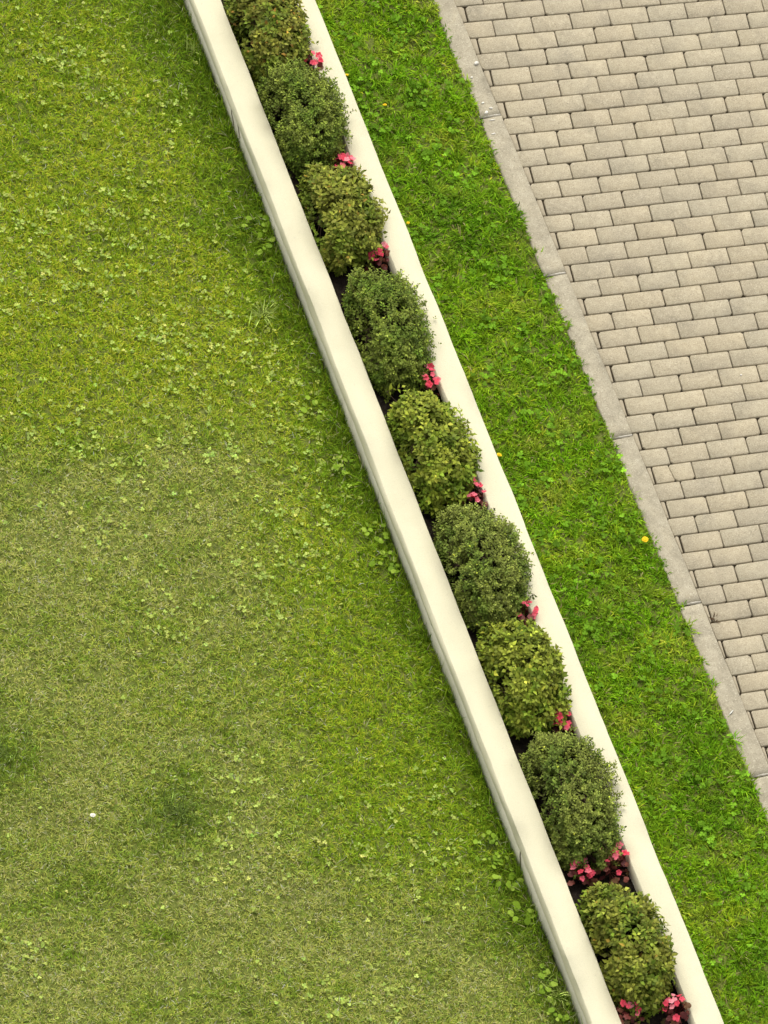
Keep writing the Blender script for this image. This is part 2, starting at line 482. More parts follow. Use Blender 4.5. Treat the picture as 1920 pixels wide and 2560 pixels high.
GREEN = [(-0.52, -1.45), (-0.62, -1.58), (-0.27, -0.26), (-0.31, -0.91), (-0.32, -1.28), (-1.33, -0.65), (-0.48, -0.53), (-0.31, -1.74), (-0.86, 3.14)]
CLOVER = [(-0.65, 2.9), (-0.7, 2.97), (-0.52, 2.6), (-0.23, 2.48), (-0.52, 2.08), (-0.72, 1.77), (-1.09, 1.94), (-0.95, 1.63), (-0.56, 1.14), (-0.7, 1.29), (-0.38, 1.35), (-1.3, 1.55), (-0.68, 1.0), (-0.31, 0.97), (-0.21, 0.83), (-1.3, 0.73), (-0.89, 0.62), (-1.13, 0.55), (-1.36, 0.18), (-0.52, 0.12), (-0.47, -0.08), (-0.69, -0.18), (-0.7, -0.42), (-1.22, -0.31), (-0.24, 0.62), (-0.19, 0.34), (-0.4, -1.85), (-0.68, -1.8), (-1.34, -1.62), (-1.1, -2.44), (-0.8, -2.5), (-2.36, -1.86), (-1.12, -1.22), (-1.08, -1.57), (-0.27, -1.6), (-1.24, 2.06), (-0.82, 1.82), (-0.62, 0.45), (-1.57, 0.9), (-0.27, 0.09), (-0.08, 0.31), (-0.76, 1.25)]
def field(pts, P, s):
    f = np.zeros(len(P))
    for x, y in pts:
        f += np.exp(-((P[:, 0] - x) ** 2 + (P[:, 1] - y) ** 2) / (2 * s * s))
    return f
nz4 = Waves(2, 0.03, 24, 24); nz5 = Waves(2, 0.07, 24, 25)
nz1, nz2, nz3 = Waves(2, 0.28, 16, 21), Waves(2, 0.09, 16, 22), Waves(2, 0.8, 12, 23)

def lawn_weights(P):
    q = P[:, :2]
    n = nz1(q) * 0.55 + nz2(q) * 0.35 + nz3(q) * .25
    base = 0.35
    d = field(DRY, P, .27) * np.exp(n * .6)
    b = field(BRIGHT, P, .24) * np.exp(n * .4)
    k = field(DARK, P, .13) * 1.6 + field([(-1.44, -1.33), (-1.62, -1.40), (-2.15, -.82)], P, .14) * 1.0 * np.exp(n) + 2.2 * np.exp(-(-0.03 - P[:, 0]) / .10) + 0.15 * np.exp(-n)  # wall-foot term: lusher grass plus shade put into the blade colour
    g = field(GREEN, P, .22) + base
    tot = d + b + k + g
    return np.stack([d, b, k, g], 1) / tot[:, None]

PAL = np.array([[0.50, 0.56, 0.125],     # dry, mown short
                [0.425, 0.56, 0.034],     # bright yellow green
                [0.165, 0.265, 0.016],     # lush dark green, also carries the shade painted along the wall foot
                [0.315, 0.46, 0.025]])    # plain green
def lawn_cols(P, g):
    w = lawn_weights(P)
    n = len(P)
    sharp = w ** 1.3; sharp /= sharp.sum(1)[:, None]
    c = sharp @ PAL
    c *= np.exp(g.normal(0, .28, n) + .15 * nz4(P[:, :2]) + .10 * nz5(P[:, :2]))[:, None]
    c *= np.exp(g.normal(0, .07, (n, 3)))
    straw = g.random(n) < (0.04 + 0.14 * w[:, 0])
    c[straw] = np.array([0.60, 0.53, 0.28]) * np.exp(g.normal(0, .2, straw.sum()))[:, None]
    deep = g.random(n) < 0.18
    c[deep] *= np.array([.5, .62, .45])
    return np.clip(c, 0.004, .6), w

def scatter(x0, x1, y0, y1, n, g):
    return np.stack([g.uniform(x0, x1, n), g.uniform(y0, y1, n), np.zeros(n)], 1)

g = np.random.default_rng(40)
T0 = scatter(-3.3, -0.024, -3.9, 4.2, 130000, g)
ti = g.integers(0, len(T0), 780000)                             # blades in small tufts sharing a lie and a tone
P = T0[ti] + np.concatenate([g.normal(0, .006, (len(ti), 2)), np.zeros((len(ti), 1))], 1)
thead = g.uniform(0, 2 * np.pi, len(T0))[ti]; ttone = np.exp(g.normal(0, .22, len(T0)))[ti]
k0 = (P[:, 0] < -.024) & in_view(P, 170); P = P[k0]; thead = thead[k0]; ttone = ttone[k0]
P[:, 2] = lawn_z(P[:, 0], P[:, 1]) - 0.006
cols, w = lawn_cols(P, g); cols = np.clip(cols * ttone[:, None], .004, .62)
n = len(P)
near_wall = np.exp(-(-0.024 - P[:, 0]) / .05)
L = g.uniform(.018, .040, n) * (1 + .5 * w[:, 2] + .15 * w[:, 3] - .2 * w[:, 0]) * (1 + 1.1 * near_wall) * np.exp(nz2(P[:, :2]) * .12)
Wd = g.uniform(.0022, .0042, n) * (1 + .15 * w[:, 1])
head = thead + g.normal(0, .8, n)
lean = np.abs(g.normal(.80, .33, n)); curl = g.normal(.45, .35, n)
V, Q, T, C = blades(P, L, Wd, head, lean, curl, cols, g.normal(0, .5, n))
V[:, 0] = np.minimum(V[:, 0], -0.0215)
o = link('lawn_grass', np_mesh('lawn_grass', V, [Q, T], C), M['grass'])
tag(o, 'short mown grass of the wide lawn, patchy green and straw', 'grass', kind='stuff')
print('lawn blades', n)

g = np.random.default_rng(41)
T0 = scatter(0.570, 1.222, -3.9, 4.0, 13000, g)               # blades grow in little tufts that share a lie
ti = g.integers(0, len(T0), 120000)
P = T0[ti] + np.concatenate([g.normal(0, .009, (len(ti), 2)), np.zeros((len(ti), 1))], 1)
thead = g.uniform(0, 2 * np.pi, len(T0))[ti]; ttone = np.exp(g.normal(0, .24, len(T0)))[ti]
k0 = (P[:, 0] > .570) & in_view(P, 170); P = P[k0]; thead = thead[k0]; ttone = ttone[k0]
edge = 1.213 + 0.007 * nz2(P[:, :2]) + .005 * nz1(P[:, :2])
k0 = P[:, 0] < edge; P = P[k0]; thead = thead[k0]; ttone = ttone[k0]
P[:, 2] = strip_z(P[:, 0], P[:, 1]) - 0.004
n = len(P)
q = P[:, :2]
VPAL = np.array([[0.165, 0.335, 0.009], [0.255, 0.395, 0.015], [0.095, 0.220, 0.008], [0.31, 0.40, 0.038]])
wv = np.stack([1 + .8 * nz1(q), .8 + .7 * nz2(q + 5) + .5 * np.exp(-(P[:, 0] - .57) / .12), .55 + .6 * nz3(q + 3), np.clip(.3 + .5 * nz1(q + 9), 0, 9)], 1)
wv = np.clip(wv, .05, None) ** 1.6; wv /= wv.sum(1)[:, None]
cols = wv @ VPAL * (ttone * np.exp(g.normal(0, .26, n)))[:, None] * np.exp(g.normal(0, .06, (n, 3)))
straw = g.random(n) < .03
cols[straw] = np.array([0.36, 0.33, 0.13])
L = g.uniform(.026, .056, n) * np.exp(nz2(q) * .2) * np.where(P[:, 0] > 1.17, .75, 1)
Wd = g.uniform(.0038, .0075, n)
head = thead + g.normal(0, .75, n)
lean = np.abs(g.normal(.85, .32, n)); curl = g.normal(.6, .4, n)
V, Q, T, C = blades(P, L, Wd, head, lean, curl, np.clip(cols, .004, .6), g.normal(0, .6, n))
V[:, 0] = np.maximum(V[:, 0], 0.5685)
o = link('verge_grass', np_mesh('verge_grass', V, [Q, T], C), M['grass'])
tag(o, 'lush longer grass of the narrow verge beside the paved path', 'grass', kind='stuff')
print('verge blades', n)

# ------------------------------------------------------------------ clover and small broad leaves
def leaf_strip(c, fwd, nrm, L, W, fold=0.25, droop=0.15):
    """Leaves as four triangles about a folded midrib; arrays of n."""
    side = np.cross(nrm, fwd)
    L = L[:, None]; W = W[:, None]
    b = c
    m = c + fwd * L * .5 + nrm * (L * .04)
    t = c + fwd * L - nrm * L * droop
    l = c + fwd * L * .45 + side * W * .5 + nrm * W * fold * .5
    r = c + fwd * L * .45 - side * W * .5 + nrm * W * fold * .5
    V = np.stack([b, r, t, l, m], 1).reshape(-1, 3)
    i = np.arange(len(c))[:, None] * 5
    T = np.concatenate([i + np.array(k) for k in ((0, 1, 4), (1, 2, 4), (2, 3, 4), (3, 0, 4))])
    return V, T

def round_leaflets(c, fwd, nrm, L, W):
    """Broad heart-shaped leaflets, six triangles."""
    side = np.cross(nrm, fwd)
    L = L[:, None]; W = W[:, None]
    pts = [c, c + fwd * L * .45 - side * W * .5, c + fwd * L * .92 - side * W * .30 - nrm * L * .06, c + fwd * L * .86 - nrm * L * .02,
           c + fwd * L * .92 + side * W * .30 - nrm * L * .06, c + fwd * L * .45 + side * W * .5]
    V = np.stack(pts, 1).reshape(-1, 3)
    i = np.arange(len(c))[:, None] * 6
    Q = np.concatenate([i + np.array((0, 1, 2, 3)), i + np.array((0, 3, 4, 5))])
    return V, Q

def unit(v): return v / np.maximum(np.linalg.norm(v, axis=1), 1e-9)[:, None]

def clover(P, g, cols, smin, smax, hmin, hmax):
    n = len(P)
    tilt = g.normal(0, .28, (n, 2))
    nrm = unit(np.stack([tilt[:, 0], tilt[:, 1], np.ones(n)], 1))
    a0 = g.uniform(0, 6.28, n); size = g.uniform(smin, smax, n); h = g.uniform(hmin, hmax, n)
    Vs, Qs, Cs, off = [], [], [], 0
    for k in range(3):
        a = a0 + k * 2.094 + g.normal(0, .12, n)
        f = np.stack([np.cos(a), np.sin(a), np.zeros(n)], 1)
        f = unit(f - nrm * (f * nrm).sum(1)[:, None] + .10 * nrm)
        c = P + np.array([0, 0, 1.0]) * h[:, None]
        V, Q = round_leaflets(c, f, nrm, size, size * 1.0)
        Vs.append(V); Qs.append(Q + off); off += len(V)
        Cs.append(np.repeat(cols * np.exp(g.normal(0, .08, n))[:, None], 6, axis=0))
    return np.concatenate(Vs), np.concatenate(Qs), np.concatenate(Cs)

g = np.random.default_rng(44)
P = scatter(-3.0, -0.05, -3.6, 3.9, 60000, g)
P = P[in_view(P, 150)]
f = 1.3 * field(CLOVER, P, .065) + .30 * field(CLOVER, P, .2) * (nz2(P[:, :2]) > .5)
f += .08 * (P[:, 1] > 0.2) + .012
f *= np.clip(.35 + .9 * nz2(P[:, :2]) + .5 * nz5(P[:, :2] + 4), 0, 3)
P = P[g.random(len(P)) < np.clip(f - .07, .004, 2) * .50]
P[:, 2] = lawn_z(P[:, 0], P[:, 1])
n = len(P)
base = np.array([0.42, 0.53, 0.115])[None] * np.exp(g.normal(0, .22, n))[:, None] * np.exp(g.normal(0, .06, (n, 3)))
V, Q, C = clover(P, g, np.clip(base, .01, .7), .006, .0135, .006, .023)
tag(link('clover_leaves', np_mesh('clover_leaves', V, [Q], C), M['grass']), 'pale round clover leaves scattered in patches through the wide lawn', 'clover', kind='stuff')
print('clover', n)
g = np.random.default_rng(45)
P = scatter(0.60, 1.20, -3.6, 3.9, 9000, g)
P = P[in_view(P, 150)]
P = P[g.random(len(P)) < np.clip(.10 + .16 * nz1(P[:, :2] + 2), 0.02, 1)]
P[:, 2] = strip_z(P[:, 0], P[:, 1])
n = len(P)
base = np.array([0.15, 0.30, 0.018])[None] * np.exp(g.normal(0, .3, n))[:, None]
V, Q, C = clover(P, g, base, .010, .019, .018, .042)
tag(link('verge_clover', np_mesh('verge_clover', V, [Q], C), M['grass']), 'deep green clover and broad leaves mixed into the narrow verge', 'clover', kind='stuff')

# ------------------------------------------------------------------ clipped shrubs
def tubes(A, B, r0, r1):
    """Three-sided tapering twigs from A to B."""
    n = len(A)
    d = unit(B - A)
    ref = np.where(np.abs(d[:, 2:3]) > .9, np.array([[1.0, 0, 0]]), np.array([[0, 0, 1.0]]))
    s = unit(np.cross(d, ref)); t = np.cross(d, s)
    V = []
    for k in range(3):
        a = k * 2.094
        o = s * math.cos(a) + t * math.sin(a)
        V += [A + o * r0, B + o * r1]
    V = np.stack(V, 1).reshape(-1, 3)
    i = np.arange(n)[:, None] * 6
    Q = np.concatenate([i + np.array((2 * k, (2 * k + 2) % 6, (2 * k + 3) % 6, 2 * k + 1)) for k in range(3)])
    return V, Q

XL, XR = 0.116, 0.432
def shrub(cx, cy, ax, ay, az, cz, fine, seed, label, pal):
    g = np.random.default_rng(seed)
    root = empty('clipped_shrub', (cx, cy, SOIL))
    tag(root, label, 'shrub', 'clipped shrubs in the planter')
    lump = Waves(3, .9 if fine else .75, 14, seed + 1); lump2 = Waves(3, .34, 14, seed + 2)
    def radius(d):
        return (1 + .035 * lump(d) + .028 * lump2(d))
    c0 = np.array([cx, cy, cz])
    def S_of(d): return np.stack([np.where(d[:, 0] < 0, cx - XL - .010, ax), np.full(len(d), ay), np.full(len(d), az)], 1)   # clipped close to the left wall
    ns = 2300 if fine else 1350
    d = unit(g.normal(size=(ns * 2, 3)))
    d = d[d[:, 2] > -.62][:ns]
    ns = len(d)
    flat = np.sign(d) * np.abs(d) ** .86          # slightly squared, as clipped plants are
    nl = np.linalg.norm(flat, axis=1)
    flat = flat / np.maximum(1, nl)[:, None]
    lf = d[:, 0] < 0
    flat[lf, 1] = np.sign(d[lf, 1]) * np.abs(d[lf, 1]) ** .62 * .97
    # flat against the left wall, for its full height
    flat[lf, 0] = -np.abs(d[lf, 0]) ** .38 * np.where(d[lf, 2] > .15, np.sqrt(g.random(lf.sum())), 1)
    depth = g.beta(1.0, 3.6, ns) * .5
    tip = c0 + flat * S_of(d) * (radius(d) * (1 - depth))[:, None]
    stray = g.random(ns) < np.where(d[:, 0] > .35, .12 if fine else .03, .015)
    tip[stray] += d[stray] * g.uniform(.01, .045, (stray.sum(), 1))
    dirn = unit(d * np.array([1 / ax, 1 / ay, 1 / az]) * ax + np.array([0, 0, .55]) + g.normal(0, .33, (ns, 3)))
    sl = g.uniform(.05, .085, ns) if fine else g.uniform(.055, .095, ns)
    left = tip[:, 0] < XL + .03
    dirn[left] = unit(dirn[left] * np.array([.25, 1, 1]) + np.array([.12, 0, .5]))
    base = tip - dirn * sl[:, None]
    base[:, 0] = np.maximum(base[:, 0], XL + .008)
    dirn = unit(tip - base)
    # leaves in pairs along each shoot
    npair = 6 if fine else 4
    ll, lw = ((.0195, .0110) if fine else (.034, .0200))
    Vs, Ts, Cs, off = [], [], [], 0
    roll = g.uniform(0, 6.28, ns)
    ref = unit(np.cross(dirn, np.array([0.3, .2, 1.0]))); ref2 = np.cross(dirn, ref)
    tone = np.exp(g.normal(0, .27, ns))
    newg = np.clip(.5 + .45 * lump(d * 1.3 + 3) + .35 * d[:, 2] + g.normal(0, .22, ns), 0, 1)
    # patches of young growth belong to whole shoots
    for k in range(npair):
        t = (k + .6) / npair
        at = base + dirn * (sl * t)[:, None]
        for sgn in (0, 1):
            a = roll + k * 1.57 + sgn * math.pi + g.normal(0, .25, ns)
            o = ref * np.cos(a)[:, None] + ref2 * np.sin(a)[:, None]
            f = unit(o * .95 + dirn * (.25 + .65 * t) + np.array([0, 0, -.08]) + g.normal(0, .14, (ns, 3)))
            nm = dirn * .8 + np.array([0, 0, .55]) + d * .35 + g.normal(0, .22, (ns, 3))
            nm = unit(nm - f * (nm * f).sum(1)[:, None])
            sz = g.uniform(.7, 1.25, ns) * (1.0 - .25 * t)
            V, T = leaf_strip(at, f, nm, ll * sz, lw * sz * g.uniform(.85, 1.15, ns))
            cen = V.reshape(-1, 5, 3)
            Vs.append(V); Ts.append(T + off); off += len(V)
            young = np.clip(newg * .75 + .25 * t + g.normal(0, .15, ns), 0, 1)[:, None]
            c = pal[0] * (1 - young) + pal[1] * young
            odd = g.random(ns) < pal[3]
            c = np.where(odd[:, None], pal[2], c)
            c = c * (tone * np.exp(g.normal(0, .18, ns)))[:, None]
            Cs.append(np.repeat(c, 5, axis=0))
    V = np.concatenate(Vs); T = np.concatenate(Ts); C = np.concatenate(Cs)
    # keep the leaves out of the walls and the soil
    L5 = V.reshape(-1, 5, 3); cen = L5.mean(1)
    low = np.minimum(L5[:, :, 0].min(1) - (XL - .006), 0)        # leaves brushing the wall bend along it
    L5[:, :, 0] -= low[:, None] * g.uniform(1, 1.6, len(L5))[:, None]
    ok = (L5[:, :, 0].min(1) > XL - .007) & (cen[:, 2] > SOIL + .012)
    ok &= ~((L5[:, :, 0].max(1) > XR) & (L5[:, :, 2].min(1) < .212))
    idx = np.nonzero(ok)[0]
    L5 = L5[idx]; C = C.reshape(-1, 5, 3)[idx]
    i = np.arange(len(idx))[:, None] * 5
    T = np.concatenate([i + np.array(k) for k in ((0, 1, 4), (1, 2, 4), (2, 3, 4), (3, 0, 4))])
    off = np.array([cx, cy, SOIL])
    me = np_mesh('foliage', L5.reshape(-1, 3) - off, [T], np.clip(C.reshape(-1, 3), .003, .7))
    tag(link('foliage', me, M['leaf'], root), kind='stuff')
    # woody frame: main stems from the foot, side branches, shoots
    nb = 26
    foot = np.array([cx, cy, SOIL - .01]) + np.concatenate([g.normal(0, .018, (nb, 2)), np.zeros((nb, 1))], 1)
    bd = unit(g.normal(size=(nb, 3)) * np.array([1, 1, .6]) + np.array([0, 0, .7]))
    top = c0 + bd * S_of(bd) * .62
    inside = lambda A: np.stack([np.clip(A[:, 0], XL + .004, np.where(A[:, 2] < .215, XR - .004, 9)), A[:, 1], np.maximum(A[:, 2], SOIL - .01)], 1)
    top = inside(top)
    V1, Q1 = tubes(foot, top, .0055, .0028)
    near = ((base[:, None, :] - top[None]) ** 2).sum(-1).argmin(1)
    keep = (base[:, 0] > XL) & (base[:, 2] > SOIL + .02)
    A = top[near][keep]; B = inside(base[keep])
    V2, Q2 = tubes(A, B, .0022, .0012)
    k3 = keep & (tip[:, 0] > XL) & ~((tip[:, 0] > XR - .004) & (np.minimum(tip[:, 2], base[:, 2]) < .215))
    V3, Q3 = tubes(inside(base[k3]), tip[k3], .0011, .0006)
    V = np.concatenate([V1, V2, V3]); Q = np.concatenate([Q1, Q2 + len(V1), Q3 + len(V1) + len(V2)])
    link('branches', np_mesh('branches', V - off, [Q]), M['bark'], root)
    return root

A3 = lambda *t: np.array(t)
FINE = (A3(.092, .158, .014), A3(.190, .232, .034), A3(.38, .48, .04), .010)
FINE2 = (A3(.100, .160, .018), A3(.205, .240, .042), A3(.38, .46, .04), .010)
BROAD = (A3(.105, .168, .012), A3(.210, .220, .030), A3(.32, .22, .035), .02)
BROADY = (A3(.112, .190, .011), A3(.228, .258, .028), A3(.38, .39, .04), .025)
RED = (A3(.105, .165, .012), A3(.210, .208, .030), A3(.34, .20, .035), .04)
SHRUBS = [(0.262, 2.690, RED, 0, 'topmost clipped shrub, broad leaved with reddish tips, at the upper edge'),
          (0.262, 2.150, FINE, 1, 'fine leaved dark green clipped shrub, second from the top'),
          (0.255, 1.540, BROAD, 0, 'broad leaved bronze olive clipped shrub, third from the top'),
          (0.266, 0.855, FINE, 1, 'fine leaved dark green clipped shrub, fourth from the top'),
          (0.250, 0.150, BROADY, 0, 'middle clipped shrub of the row, broad leaved olive turning yellow green'),
          (0.274, -0.535, FINE2, 1, 'fine leaved grey green clipped shrub reaching over the right wall, fourth from bottom'),
          (0.262, -1.160, BROADY, 0, 'broad leaved yellow green clipped shrub, third from the bottom'),
          (0.262, -1.835, FINE2, 1, 'long fine leaved clipped shrub, second from the bottom'),
          (0.250, -2.645, BROAD, 0, 'lowest clipped shrub, broad leaved above bare dark soil')]
DIM = [(0.222, .29, .215), (0.232, .305, .225), (0.222, .295, .205), (0.237, .34, .23), (0.222, .32, .22), (0.247, .335, .23), (0.227, .30, .215), (0.237, .375, .235), (0.222, .325, .215)]
DX = -.006
for i, ((cx, cy, pal, fine, lab), (ax, ay, az)) in enumerate(zip(SHRUBS, DIM)):
    shrub(cx + DX, cy, ax + .012, ay, az, SOIL + .10, fine, 300 + 10 * i, lab, pal)

# ------------------------------------------------------------------ begonias between the shrubs
def disc_leaf(n, L, W, cup, wav, seed):
    g = random.Random(seed)
    V = [(0, L * .45, cup * .3)]
    for k in range(n):
        a = 2 * math.pi * k / n - math.pi / 2
        rr = (1 + g.uniform(-.16, .16)) * (1.12 - .22 * abs(math.sin(a / 2 + math.pi / 4)) if W < .04 and L > .033 and L < .036 else 1)
        V.append((math.cos(a) * W * .5 * rr, L * .5 + math.sin(a) * L * .5 * rr, g.uniform(-wav, wav) + cup * (.5 if k % 2 else -.2)))
    F = [(0, k + 1, (k + 1) % n + 1) for k in range(n)]
    return np_mesh('leaf', V, [np.array(F)], smooth=True)
BEG = [disc_leaf(11, .034, .031, .010, .0035, s) for s in range(5)]
for m in BEG: m.materials.append(M['begonia_leaf'])
def flower_mesh(seed):
    g = random.Random(seed)
    V, F = [], []
    for k in range(5):
        a = k * 2 * math.pi / 5 + g.uniform(-.2, .2)
        L, W = g.uniform(.013, .017), g.uniform(.012, .015)
        ca, sa = math.cos(a), math.sin(a)
        lift = g.uniform(.1, .6)
        b = len(V)
        for (u, v, z) in ((0, 0, 0), (.45, -.5, .06), (.85, -.36, .02), (1.0, 0, -.05), (.85, .36, .02), (.45, .5, .06), (.55, 0, .12)):
            x, y = u * L, v * W
            V.append((x * ca - y * sa, x * sa + y * ca, z * L + x * lift))
        F += [(b + i, b + j, b + 6) for i, j in ((0, 1), (1, 2), (2, 3), (3, 4), (4, 5), (5, 0))]
    return np_mesh('flower', V, [np.array(F)], smooth=True)
FLO = [flower_mesh(s) for s in range(5)]
for m in FLO: m.materials.append(M['petal'])

def begonia(x, y, rad, nl, nf, h, label, seed, spread=1.0):
    g = random.Random(seed)
    root = empty('begonia', (x, y, SOIL))
    tag(root, label, 'flower', 'pink begonias between the shrubs')
    A, B = [], []
    def lim(px, z): return max(XL + .012 - x, min((XR - .012 if z < .2 - SOIL else .47) - x, px))
    for k in range(int(nl * 2.0)):
        a = g.uniform(0, 6.28); r = rad * math.sqrt(g.random()); z = h * (1 - .5 * (r / rad) ** 2) * g.uniform(.45, 1.1)
        px = lim(r * math.cos(a), z); py = r * math.sin(a) * spread
        s = g.uniform(.7, 1.15)
        link('leaf', BEG[g.randrange(5)], None, root, (px, py, z), (R(g.gauss(-22, 26)), R(g.gauss(0, 28)), a - math.pi / 2 + g.gauss(0, .6))).scale = (s, s * g.uniform(.75, 1.1), s)
        A.append((px * .25, py * .25, -.01)); B.append((px, py, z))
    for k in range(int(nf * 1.0)):
        a = g.uniform(0, 6.28); r = rad * .9 * math.sqrt(g.random()); z = h * (1.02 - .4 * (r / rad) ** 2) + g.uniform(.006, .026)
        px = lim(r * math.cos(a), z); py = r * math.sin(a) * spread
        s = g.uniform(.8, 1.3)
        link('flower', FLO[g.randrange(5)], None, root, (px, py, z), (R(g.gauss(14, 14)), R(g.gauss(-8, 16)), g.uniform(0, 6.28))).scale = (s, s, s)
        A.append((px * .25, py * .25, -.01)); B.append((px, py, z))
    V, Q = tubes(np.array(A), np.array(B), .0022, .0014)
    link('stems', np_mesh('stems', V, [Q]), M['begonia_leaf'], root)
    return root
begonia(.428, 2.457, 0.050, 10, 9, 0.140, 'small pink begonia between the topmost shrub and the second one', 1)
begonia(.392, 1.842, 0.056, 12, 12, 0.120, 'pink begonia between the second and third shrubs from the top', 2)
begonia(.380, 1.302, 0.065, 16, 12, 0.120, 'pink begonia with red stems between the third and fourth shrubs from the top', 3)
begonia(.395, 0.557, 0.054, 12, 13, 0.125, 'bright pink begonia against the right wall above the middle shrub', 4, 1.5)
begonia(.385, -0.113, 0.069, 20, 14, 0.125, 'pink begonia with dark bronze leaves just below the middle shrub', 5, 1.4)
begonia(.405, -0.813, 0.056, 16, 8, 0.145, 'dark leaved begonia with few pink blooms below the grey green shrub', 6)
begonia(.372, -1.393, 0.058, 12, 14, 0.115, 'pink begonia above the long fine leaved shrub', 7, 1.3)
begonia(.205, -2.193, 0.056, 13, 14, 0.110, 'pink begonia beside the left wall in the gap above the lowest shrub', 8)
begonia(.365, -2.173, 0.076, 26, 12, 0.125, 'large red leaved begonia beside the right wall in the gap above the lowest shrub', 9, 1.3)
begonia(.170, -2.943, 0.062, 18, 9, 0.115, 'pink begonia by the left wall at the lower edge below the lowest shrub', 10)
begonia(.385, -2.988, 0.067, 18, 12, 0.115, 'pink begonia by the right wall at the lower edge below the lowest shrub', 11)

# light chips and litter on the soil
g = np.random.default_rng(60)
P = np.stack([g.uniform(.12, .43, 900), g.uniform(-3.5, 3.4, 900), np.full(900, SOIL + .006)], 1)
nm = unit(np.stack([g.normal(0, .4, 900), g.normal(0, .4, 900), np.ones(900)], 1))
a = g.uniform(0, 6.28, 900); f = np.stack([np.cos(a), np.sin(a), np.zeros(900)], 1)
V, T = leaf_strip(P, unit(f - nm * (f * nm).sum(1)[:, None]), nm, g.uniform(.004, .013, 900), g.uniform(.003, .006, 900))
pal = np.array([(.05, .035, .02), (.09, .06, .035), (.03, .02, .012), (.5, .46, .36)])[g.choice(4, 900, p=[.4, .25, .27, .08])]
tag(link('bark_litter', np_mesh('bark_litter', V, [T], np.repeat(pal, 5, axis=0)), M['grass']), 'bark chips and dry litter on the dark planter soil', 'litter', kind='stuff')

# ------------------------------------------------------------------ weeds, tufts and single flowers in the lawns
WL = [disc_leaf(8, .040, .030, .005, .002, 70 + s) for s in range(4)]
for m in WL: m.materials.append(M['weed_leaf'])
def weed(x, y, n, rad, sc, label, seed, h=.045, xmax=-.026, z0=None):
    g = random.Random(seed)
    z0 = float(lawn_z(np.array([x]), np.array([y]))[0]) if z0 is None else z0
    root = empty('broadleaf_weed', (x, y, z0))
    tag(root, label, 'weed', 'broad leaved weeds')
    A, B = [], []
    for k in range(n):
        a = g.uniform(0, 6.28); r = rad * math.sqrt(g.random()); z = h * g.uniform(.4, 1.1)
        px = min(r * math.cos(a), xmax - .03 - x) if xmax else r * math.cos(a)
        s = sc * g.uniform(.6, 1.2)
        link('leaf', WL[g.randrange(4)], None, root, (px, r * math.sin(a), z), (R(g.gauss(0, 14)), R(g.gauss(0, 14)), a - math.pi / 2 + g.gauss(0, .7))).scale = (s, s, s)
        A.append((px * .3, r * math.sin(a) * .3, -.005)); B.append((px, r * math.sin(a), z))
    V, Q = tubes(np.array(A), np.array(B), .0014, .001)
    link('stems', np_mesh('stems', V, [Q]), M['stalk'], root)
for i, (x, y, n, rad, sc, lab) in enumerate([
        (-.085, 1.72, 12, .055, .85, 'broad leaved weed at the left wall foot beside the third shrub, upper of two'),
        (-.080, 1.59, 10, .05, .8, 'broad leaved weed at the left wall foot beside the third shrub, lower of two'),
        (-.16, .62, 8, .06, .95, 'round leaved weed in the lawn near the left wall above the middle shrub'),
        (-.105, .27, 9, .05, .8, 'small weed against the left wall beside the middle shrub'),
        (-.090, -.12, 14, .055, .8, 'bright weed patch against the left wall just below the middle shrub'),
        (-.085, -.30, 18, .06, .8, 'dense bright weed at the left wall foot beside the grey green shrub'),
        (-.13, -1.90, 22, .085, .75, 'wide leafy weed at the left wall foot beside the long shrub'),
        (-.095, -2.08, 12, .055, .9, 'leafy weed at the left wall foot below the wide leafy one'),
        (-.090, -2.24, 9, .05, 1.15, 'large leaved plantain at the left wall foot beside the lowest gap'),
        (-.105, -2.61, 14, .06, .85, 'leafy weed at the left wall foot near the lower edge beside the lowest shrub'),
        (-.090, -2.77, 10, .05, .8, 'lowest small weed at the left wall foot')]):
    weed(x, y, n, rad, sc, lab, 500 + i)

def tuft(x, y, n, rad, L0, L1, col, label, seed):
    g = np.random.default_rng(seed)
    r = rad * .55 * np.abs(g.normal(0, 1, n)); a = g.uniform(0, 6.28, n); r *= 1 + .35 * np.sin(2 * a + seed) + .2 * np.sin(3 * a + 2 * seed)
    P = np.stack([r * np.cos(a), r * np.sin(a), np.full(n, -.005)], 1)
    V, Q, T, C = blades(P, g.uniform(L0, L1, n), g.uniform(.0025, .0045, n), a + g.normal(0, 2.2, n), np.abs(g.normal(.45, .25, n)), g.normal(.6, .3, n),
                        np.array(col) * np.exp(g.normal(0, .3, n) + 1.0 * (g.random(n) < .10))[:, None])
    if x > -.3: V[:, 0] = np.minimum(V[:, 0], -.023 - x)
    o = empty('grass_tuft', (x, y, float(lawn_z(np.array([x]), np.array([y]))[0])))
    tag(link('blades', np_mesh('blades', V, [Q, T], C), M['grass'], o), kind='stuff')
    tag(o, label, 'grass tuft', 'long grass tufts in the lawn')
tuft(-1.46, -1.34, 380, .22, .03, .085, (.15, .21, .045), 'dark long grass tuft in the dry lawn right of the white daisy', 81)
tuft(-2.16, -.82, 260, .18, .025, .065, (.16, .22, .05), 'dark grass tuft at the left edge of the lawn', 82)
tuft(-.22, 1.20, 60, .04, .07, .13, (.34, .42, .10), 'thin tall grass tuft near the left wall beside the fourth shrub from the top', 83)
tuft(-.07, 2.78, 30, .03, .06, .12, (.34, .42, .10), 'thin grass tuft against the left wall near the upper edge', 84)
tuft(-.07, -2.70, 60, .05, .06, .13, (.34, .42, .10), 'thin tall grass tuft against the left wall near the lower edge', 85)

